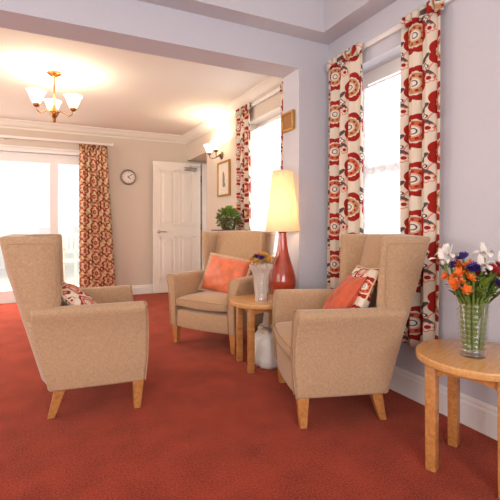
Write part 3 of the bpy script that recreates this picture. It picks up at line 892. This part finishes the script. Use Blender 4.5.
def fresh(name, label, cat, group, off, tipz, kind, mat, seed):
    """off: where the head stands relative to the vase axis"""
    tip = FV+Vector((off[0], off[1], tipz)); bf = .28 if seed % 2 else -.28; base = FV+Vector((off[0]*bf, off[1]*bf, .03))
    f = thing(name, label, cat, base, 0, group)
    d = tip-base; rim = (FV+Vector((off[0]*.42, off[1]*.42, .225)))-base
    pts = [(0, 0, 0), rim*.5, rim, rim.lerp(d, .5)+Vector((off[0]*.06, off[1]*.06, .008)), d]
    obj('stem', tube(pts, .0054, 7), 'stem', f)
    ld = bmesh.new(); rr = random.Random(seed)
    for k in range(4):
        p = rim.lerp(d, .12+.2*k); a = rr.uniform(0, 6.28); L = rr.uniform(.05, .085)
        o2 = Vector((math.cos(a), math.sin(a), rr.uniform(.5, 1.3))).normalized(); s = o2.cross(Vector((0, 0, 1))).normalized()
        vs = []
        for t, w in ((0, .003), (.35, .009), (.7, .007), (1, .001)):
            c = p+o2*L*t+Vector((0, 0, -.02*t*t)); vs.append([ld.verts.new(c-s*w), ld.verts.new(c+Vector((0, 0, -.002))), ld.verts.new(c+s*w)])
        for x, y in zip(vs, vs[1:]):
            for m_ in range(2): ld.faces.new((x[m_], x[m_+1], y[m_+1], y[m_]))
    obj('leaves', ld, 'leafd' if seed % 2 else 'leaf', f)
    out = (Vector((off[0], off[1], .10))).normalized(); q = Vector((0, 0, 1)).rotation_difference(out).to_matrix().to_4x4()
    if kind == 'iris':
        bm = iris_bloom(seed); xform(bm, Matrix.Translation(d)); obj('bloom', bm, mat, f)
    elif kind == 'alstro':
        for k in range(4):
            a = k*PI/2+seed; p = d+Vector((.024*math.cos(a), .024*math.sin(a), rr.uniform(-.014, .012)))
            bm = bloom_mesh('alstro', .024, seed+k); xform(bm, Matrix.Translation(p) @ Vector((0, 0, 1)).rotation_difference(Vector((math.cos(a)+off[0]*5, math.sin(a)+off[1]*5, .7)).normalized()).to_matrix().to_4x4())
            obj('bloom', bm, mat, f)
    else:
        bm = bloom_mesh('mum', .032, seed); xform(bm, Matrix.Translation(d) @ q); obj('bloom', bm, mat, f)
# axes seen from the room: left is (-.9,.44), towards the viewer is (-.44,-.9)
Lx, Ly, Tx, Ty = -.9, .437, -.437, -.9
def at(l, t): return (Lx*l+Tx*t, Ly*l+Ty*t)
fl = [('iris', 'white iris, the one leaning farthest left in the glass vase', (.125, .0), .395, 'iris', 'white_petal'),
      ('iris', 'white iris in the glass vase, second from the left', (.085, -.04), .412, 'iris', 'white_petal'),
      ('iris', 'white iris at the front middle of the glass vase', (.0, .07), .375, 'iris', 'white_petal'),
      ('iris', 'white iris standing tallest towards the right of the glass vase', (-.055, -.01), .42, 'iris', 'white_petal'),
      ('orange_flower', 'orange bloom at the left edge of the glass vase', (.105, .045), .325, 'alstro', 'orange_petal'),
      ('orange_flower', 'orange bloom below the white irises in the glass vase', (.06, .04), .345, 'alstro', 'orange_petal'),
      ('orange_flower', 'orange bloom near the middle of the glass vase', (.035, .0), .375, 'alstro', 'orange_petal'),
      ('red_flower', 'red bloom in the middle of the glass vase', (.0, .03), .345, 'mum', 'red_petal'),
      ('red_flower', 'red bloom beside the purple bloom at right of the glass vase', (-.075, .05), .34, 'mum', 'red_petal'),
      ('red_flower', 'red bloom at the right edge of the glass vase', (-.11, .0), .365, 'mum', 'red_petal'),
      ('purple_flower', 'purple bloom behind the front white iris', (.03, .06), .365, 'mum', 'purple_petal'),
      ('purple_flower', 'purple bloom low at the right of the glass vase', (-.06, .075), .30, 'mum', 'purple_petal'),
      ('purple_flower', 'purple bloom rising at the back of the glass vase', (.01, -.06), .40, 'mum', 'purple_petal')]
fl += [('iris', 'white iris low at the right of the glass vase', (-.095, .05), .385, 'iris', 'white_petal'),
      ('orange_flower', 'orange bloom hanging lowest at the left of the glass vase', (.085, .075), .29, 'alstro', 'orange_petal'),
      ('red_flower', 'red bloom just right of the front white iris', (-.04, .065), .36, 'mum', 'red_petal'),
      ('red_flower', 'deep red bloom low at the front right of the glass vase', (-.095, .085), .31, 'mum', 'red_petal'),
      ('purple_flower', 'purple bloom beside the upper orange bloom at the left', (.06, -.02), .37, 'mum', 'purple_petal')]
for i, (nm, lb, o, z, kd, mt) in enumerate(fl):
    fresh(nm, lb, 'flower', 'fresh flowers in the glass vase', at(*o), z, kd, mt, i+3)

for k, (l, t, z, lb) in enumerate(((.055, .03, .33, 'leafy green sprig at the left of the glass vase'), (-.02, .055, .31, 'leafy green sprig at the front of the glass vase'), (-.075, .02, .34, 'leafy green sprig at the right of the glass vase'), (.02, -.05, .36, 'leafy green sprig at the back of the glass vase'))):
    o = at(l, t); tip = FV+Vector((o[0], o[1], z)); base = FV+Vector((-o[0]*.2, -o[1]*.2, .03)); d = tip-base
    f = thing('foliage_sprig', lb, 'foliage', base, 0, 'fresh flowers in the glass vase'); rim = FV+Vector((o[0]*.3, o[1]*.3, .22))-base
    obj('stem', tube([(0, 0, 0), rim*.5, rim, d], .003, 6), 'stem', f)
    bm = bmesh.new(); rr = random.Random(k+50)
    for q in range(34):
        u_ = rr.uniform(.0, 1); p = (rim*.25).lerp(rim, u_*2) if u_ < .5 else rim.lerp(d, (u_-.5)*2)
        a = rr.uniform(0, 6.28); inside = u_ < .5
        o2 = Vector((math.cos(a)*(.25 if inside else 1), math.sin(a)*(.25 if inside else 1), rr.uniform(.7, 1.5))).normalized(); sd = o2.cross(Vector((.2, .1, 1))).normalized(); L = rr.uniform(.04, .07)
        vs = []
        for t_, w in ((0, .003), (.35, .010), (.7, .008), (1, .001)):
            c = p+o2*L*t_; vs.append([bm.verts.new(c-sd*w), bm.verts.new(c+Vector((0, 0, -.003))), bm.verts.new(c+sd*w)])
        for x, y in zip(vs, vs[1:]):
            for m_ in range(2): bm.faces.new((x[m_], x[m_+1], y[m_+1], y[m_]))
    obj('leaves', bm, 'leaf', f)

# ------------------------------------------------------------------ bag under the table
bgl = thing('carrier_bag', 'crumpled white plastic bag standing on the carpet under the lamp table', 'bag', (1.445, 2.665, 0))
bm = bmesh.new(); rings = []; N = 40; rb = random.Random(4); ph = [rb.uniform(0, 6) for _ in range(8)]
for j, (z, r_) in enumerate([(0, .075), (.006, .098), (.03, .112), (.07, .118), (.12, .118), (.17, .116), (.21, .108), (.238, .09), (.256, .064), (.262, .03)]):
    rings.append([((r_+.012*math.sin(3*2*PI*i/N+ph[0]+j*.7)+.008*math.sin(7*2*PI*i/N+ph[1]-j))*math.cos(2*PI*i/N), (r_+.007*math.sin(4*2*PI*i/N+ph[2]+j*.4)+.005*math.sin(9*2*PI*i/N+ph[3]))*math.sin(2*PI*i/N), z) for i in range(N)])
loft(rings, bm=bm); obj('bag_body', bm, 'bag', bgl, angle=80)
bm = bmesh.new(); rings = []
for j, (z, r_) in enumerate([(.240, .072), (.258, .066), (.268, .078), (.276, .058), (.262, .036)]):
    rings.append([((r_+.012*math.sin(5*2*PI*i/N+ph[4]+j))*math.cos(2*PI*i/N), (r_+.012*math.sin(6*2*PI*i/N+ph[5]))*math.sin(2*PI*i/N), z+.012*math.sin(4*2*PI*i/N+ph[6])*(j/3)) for i in range(N)])
loft(rings, cap=False, bm=bm); obj('bag_mouth', bm, 'bagrim', bgl, angle=80)['label'] = 'ochre tinted gathered mouth of the bag'

# ------------------------------------------------------------------ wall clock
ck = thing('wall_clock', 'round pewter rimmed wall clock left of the open panelled door', 'clock', (1.036, YF, 1.735))
RX = Matrix.Rotation(PI/2, 4, 'X')
obj('clock_case', xform(lathe([(0, .001), (.112, .001), (.115, .012), (.110, .032), (.100, .038), (.088, .034), (.086, .022), (0, .022)], 48), RX), 'clockrim', ck)
obj('clock_face', xform(lathe([(0, .0225), (.086, .0225), (.086, .024), (0, .024)], 48), RX), 'clockface', ck)
tk = bmesh.new()
for k in range(12):
    b2 = bmesh.new(); box(b2, -.003, .003, -.0255, -.024, .062, .078); xform(b2, Matrix.Rotation(k*PI/6, 4, 'Y'))
    me = bpy.data.meshes.new('tmp'); b2.to_mesh(me); b2.free(); tk.from_mesh(me); bpy.data.meshes.remove(me)
obj('hour_marks', tk, 'black', ck, smooth=False)
for L, w, a in ((.045, .005, 2.3), (.066, .0035, .9)):
    obj('clock_hand', xform(bx(-w, w, -.029, -.0265, -.012, L), Matrix.Rotation(a, 4, 'Y')), 'black', ck, smooth=False)

# ------------------------------------------------------------------ framed picture, plaque
pf = thing('picture_frame', 'gilt framed sketch on the wall below the double wall light', 'picture', (XR, 4.705, 1.385))
h = .43; w = .19
obj('frame', bxs([(-.03, -.001, -w, -w+.022, 0, h), (-.03, -.001, w-.022, w, 0, h), (-.03, -.001, -w+.022, w-.022, 0, .022), (-.03, -.001, -w+.022, w-.022, h-.022, h)], .004), 'gold', pf)
obj('mount', bx(-.016, -.002, -w+.02, w-.02, .02, h-.02), 'paper', pf)
sk = bmesh.new()
for y, z, a, b2 in ((0, .20, .035, .085), (.012, .27, .022, .035), (-.01, .14, .045, .03)):
    ball(sk, (-.0165, y, z), 1, 14, (.001, a, b2))
obj('sketch', sk, 'ink', pf)
obj('picture_glass', bx(-.022, -.020, -w+.02, w-.02, .02, h-.02), 'pane', pf)
pq = thing('wall_plaque', 'small square gilt plaque high on the end of the partition wall', 'plaque', (XN, 2.742, 1.755))
obj('frame', bxs([(-.026, -.001, -.085, -.066, 0, .15), (-.026, -.001, .066, .085, 0, .15), (-.026, -.001, -.066, .066, 0, .019), (-.026, -.001, -.066, .066, .131, .15)], .004), 'gold', pq)
obj('plaque_face', bx(-.018, -.001, -.068, .068, .017, .133), simple('dull_gold_panel', lin(150, 100, 52), .5, .3, noise=.18, nscale=40), pq)

# ------------------------------------------------------------------ potted plant on a narrow stand
st = thing('plant_stand', 'narrow dark wooden stand against the wall behind the lamp-side armchair', 'stand', (1.71, 4.06, 0))
obj('top', bx(-.12, .12, -.20, .20, .955, .98, .005), 'darkwood', st)
for sx in (-.095, .095):
    for sy in (-.17, .17): obj('leg', bx(sx-.018, sx+.018, sy-.018, sy+.018, 0, .955, .003), 'darkwood', st)
obj('shelf', bx(-.10, .10, -.18, .18, .30, .32, .003), 'darkwood', st)
PP = Vector((1.71, 4.05, .98))
pl = thing('potted_plant', 'bushy green plant in a dark pot on the narrow dark stand', 'potted plant', PP)
obj('pot', lathe([(0, 0), (.065, 0), (.075, .02), (.088, .09), (.092, .12), (.084, .12), (.078, .095), (0, .09)], 32), 'pot', pl)
lf = bmesh.new(); rl = random.Random(21)
for k in range(520):
    a = rl.uniform(0, 2*PI); el = rl.uniform(-.75, 1.5); R = rl.uniform(.06, .118)
    c = Vector((min(.1, R*math.cos(a)*math.cos(el)), R*math.sin(a)*math.cos(el)*1.05, .115+R*.95*math.sin(el)))
    d = (c-Vector((0, 0, .08))).normalized()+Vector((rl.uniform(-.4, .4), rl.uniform(-.4, .4), rl.uniform(-.7, .1))); d.normalize()
    s = d.cross(Vector((rl.uniform(-.3, .3), rl.uniform(-.3, .3), 1))).normalized(); L = rl.uniform(.03, .055); w = L*.34
    vs = [lf.verts.new(c), lf.verts.new(c+d*L*.5+s*w), lf.verts.new(c+d*L), lf.verts.new(c+d*L*.5-s*w)]; m0 = lf.verts.new(c+d*L*.5+Vector((0, 0, -.006)))
    for q in range(4): lf.faces.new((vs[q], vs[(q+1) % 4], m0))
obj('foliage', lf, 'leaf', pl)
stm = bmesh.new()
for k in range(9):
    a = k*.7; tube([(.01*math.cos(a), .01*math.sin(a), .08), (.045*math.cos(a), .045*math.sin(a), .16), (.085*math.cos(a), .085*math.sin(a), .2)], .003, 5, stm)
obj('stems', stm, 'stem', pl)

# ------------------------------------------------------------------ wall sconce and pendant fitting
def tulip(bm, c, r, h, up=1, flute=True):
    pr = [(r*.30, 0), (r*.42, h*.12), (r*.62, h*.38), (r*.74, h*.62), (r*.86, h*.84), (r*1.05, h), (r*1.02, h*1.0), (r*.82, h*.83), (r*.70, h*.62), (r*.58, h*.38), (r*.36, h*.12), (r*.30, 0)]
    lathe(pr, 32, bm, c, (lambda a, z: 1+.05*math.sin(8*a)*(z/h)) if flute else None)
sc = thing('wall_light', 'twin armed wall light with opal glass shades above the gilt picture', 'wall light', (XR, 4.80, 1.90))
bp = bmesh.new(); lathe([(0, .001), (.05, .001), (.052, .008), (.035, .018), (.018, .026), (.014, .045), (0, .047)], 28, bp); xform(bp, Matrix.Rotation(-PI/2, 4, 'Y'))
obj('backplate', bp, 'bronze', sc)
LIGHTS = []
for s in (-1, 1):
    arm = bmesh.new()
    tube([(-.04, 0, 0), (-.07, s*.03, -.025), (-.10, s*.075, -.035), (-.12, s*.105, -.02), (-.125, s*.115, .015)], .006, 8, arm)
    a = obj('arm', arm, 'bronze', sc)
    cp = lathe([(0, -.002), (.012, 0), (.026, .012), (.028, .026), (0, .026)], 20, None, (-.125, s*.115, .015)); obj('cup', cp, 'bronze', a)
    t = bmesh.new(); tulip(t, (-.125, s*.115, .036), .068, .105); obj('glass_shade', t, 'opal', a)
    LIGHTS.append((XR-.125, 4.80+s*.115, 2.02))
CH = Vector((.035, 4.10, ZC2))
cd = thing('ceiling_light', 'brass three armed ceiling light with tulip glass shades near the glazed door', 'ceiling light', CH)
obj('ceiling_rose', lathe([(0, -.001), (.06, -.001), (.062, -.012), (.03, -.035), (.01, -.045), (0, -.045)], 28), 'brass', cd)
obj('rod', tube([(0, 0, -.04), (0, 0, -.30)], .007, 10), 'brass', cd)
obj('body', lathe([(r_, z-.068) for r_, z in [(0, -.22), (.014, -.225), (.018, -.25), (.034, -.275), (.038, -.30), (.026, -.325), (.012, -.345), (.016, -.36), (.010, -.378), (0, -.385)]], 28), 'brass', cd)
for k in range(3):
    a = math.radians(-26+120*k); d = Vector((math.cos(a), math.sin(a), 0))
    pts = [d*x+Vector((0, 0, z)) for x, z in ((.03, -.365), (.06, -.35), (.095, -.37), (.13, -.392), (.16, -.378), (.17, -.345))]
    ar = obj('arm', tube(pts, .0055, 8), 'brass', cd)
    obj('cup', lathe([(0, 0), (.012, .0), (.026, .012), (.028, .03), (0, .03)], 20, None, tuple(d*.17+Vector((0, 0, -.35)))), 'brass', ar)
    t = bmesh.new(); tulip(t, tuple(d*.17+Vector((0, 0, -.326))), .074, .115); obj('glass_shade', t, 'opal', ar)
    LIGHTS.append(tuple(CH+d*.17+Vector((0, 0, -.19))))

# ------------------------------------------------------------------ light
def point(name, loc, power, col, r=.04):
    l = bpy.data.lights.new(name, 'POINT'); l.energy = power; l.color = col; l.shadow_soft_size = r
    o = bpy.data.objects.new(name, l); o.location = loc; C.objects.link(o); return o
def area(name, loc, rot, sx, sy, power, col):
    l = bpy.data.lights.new(name, 'AREA'); l.shape = 'RECTANGLE'; l.size = sx; l.size_y = sy; l.energy = power; l.color = col
    o = bpy.data.objects.new(name, l); o.location = loc; o.rotation_euler = rot; C.objects.link(o); return o
for i, p in enumerate(LIGHTS):
    point('bulb_light', p, 4.5 if i < 2 else 5.2, (1, .85, .66), .03)
point('lamp_light', (1.537, 2.618, TH+.68), 4.0, (1, .84, .62), .03)
# daylight: windows of the side wall and glazed door; then added unseen fill lights
area('daylight_near_window', (XR+.65, (W1[0]+W1[1])/2, 1.5), (0, PI/2, 0), 1.7, 1.0, 16, (.93, .96, 1))
area('daylight_far_window', (XR+.65, (W2[0]+W2[1])/2, 1.5), (0, PI/2, 0), 1.7, 1.3, 28, (.93, .96, 1))
area('daylight_glazed_door', (-.65, YF+1.3, 3.1), (math.radians(-52), 0, 0), 2.6, 1.5, 360, (1, .97, .92))
area('fill_back', (-.6, YB+.05, 1.5), (PI/2, 0, 0), 2.6, 1.7, 75, (.96, .98, 1))  # added fill behind the camera; the back wall is solid
area('fill_left', (XL+.05, .6, 1.5), (0, -PI/2, 0), 1.7, 2.4, 30, (.96, .98, 1))  # added fill for the front room; no window in this wall
area('fill_left_far', (XL+.05, 4.6, 1.4), (0, -PI/2, 0), 1.7, 2.2, 50, (1, .95, .86))  # added warm fill for the far room, in front of the solid left wall
wd = bpy.data.worlds.new('sky'); SC.world = wd; wd.use_nodes = True
bg = wd.node_tree.nodes['Background']; bg.inputs[0].default_value = (.95, .98, 1, 1); bg.inputs[1].default_value = .9

# ------------------------------------------------------------------ camera
cam = bpy.data.cameras.new('camera'); co = bpy.data.objects.new('camera', cam); C.objects.link(co)
co.location = (0, 0, 1.03); co.rotation_euler = (PI/2, 0, math.radians(-25.9))
cam.sensor_width = 36; cam.lens = 36*412/500; cam.shift_y = -.05; cam.clip_start = .05
SC.camera = co
SC.view_settings.view_transform = 'Standard'; SC.view_settings.look = 'None'
SC.view_settings.exposure = .36; SC.view_settings.gamma = 1; SC.view_settings.use_curve_mapping = False
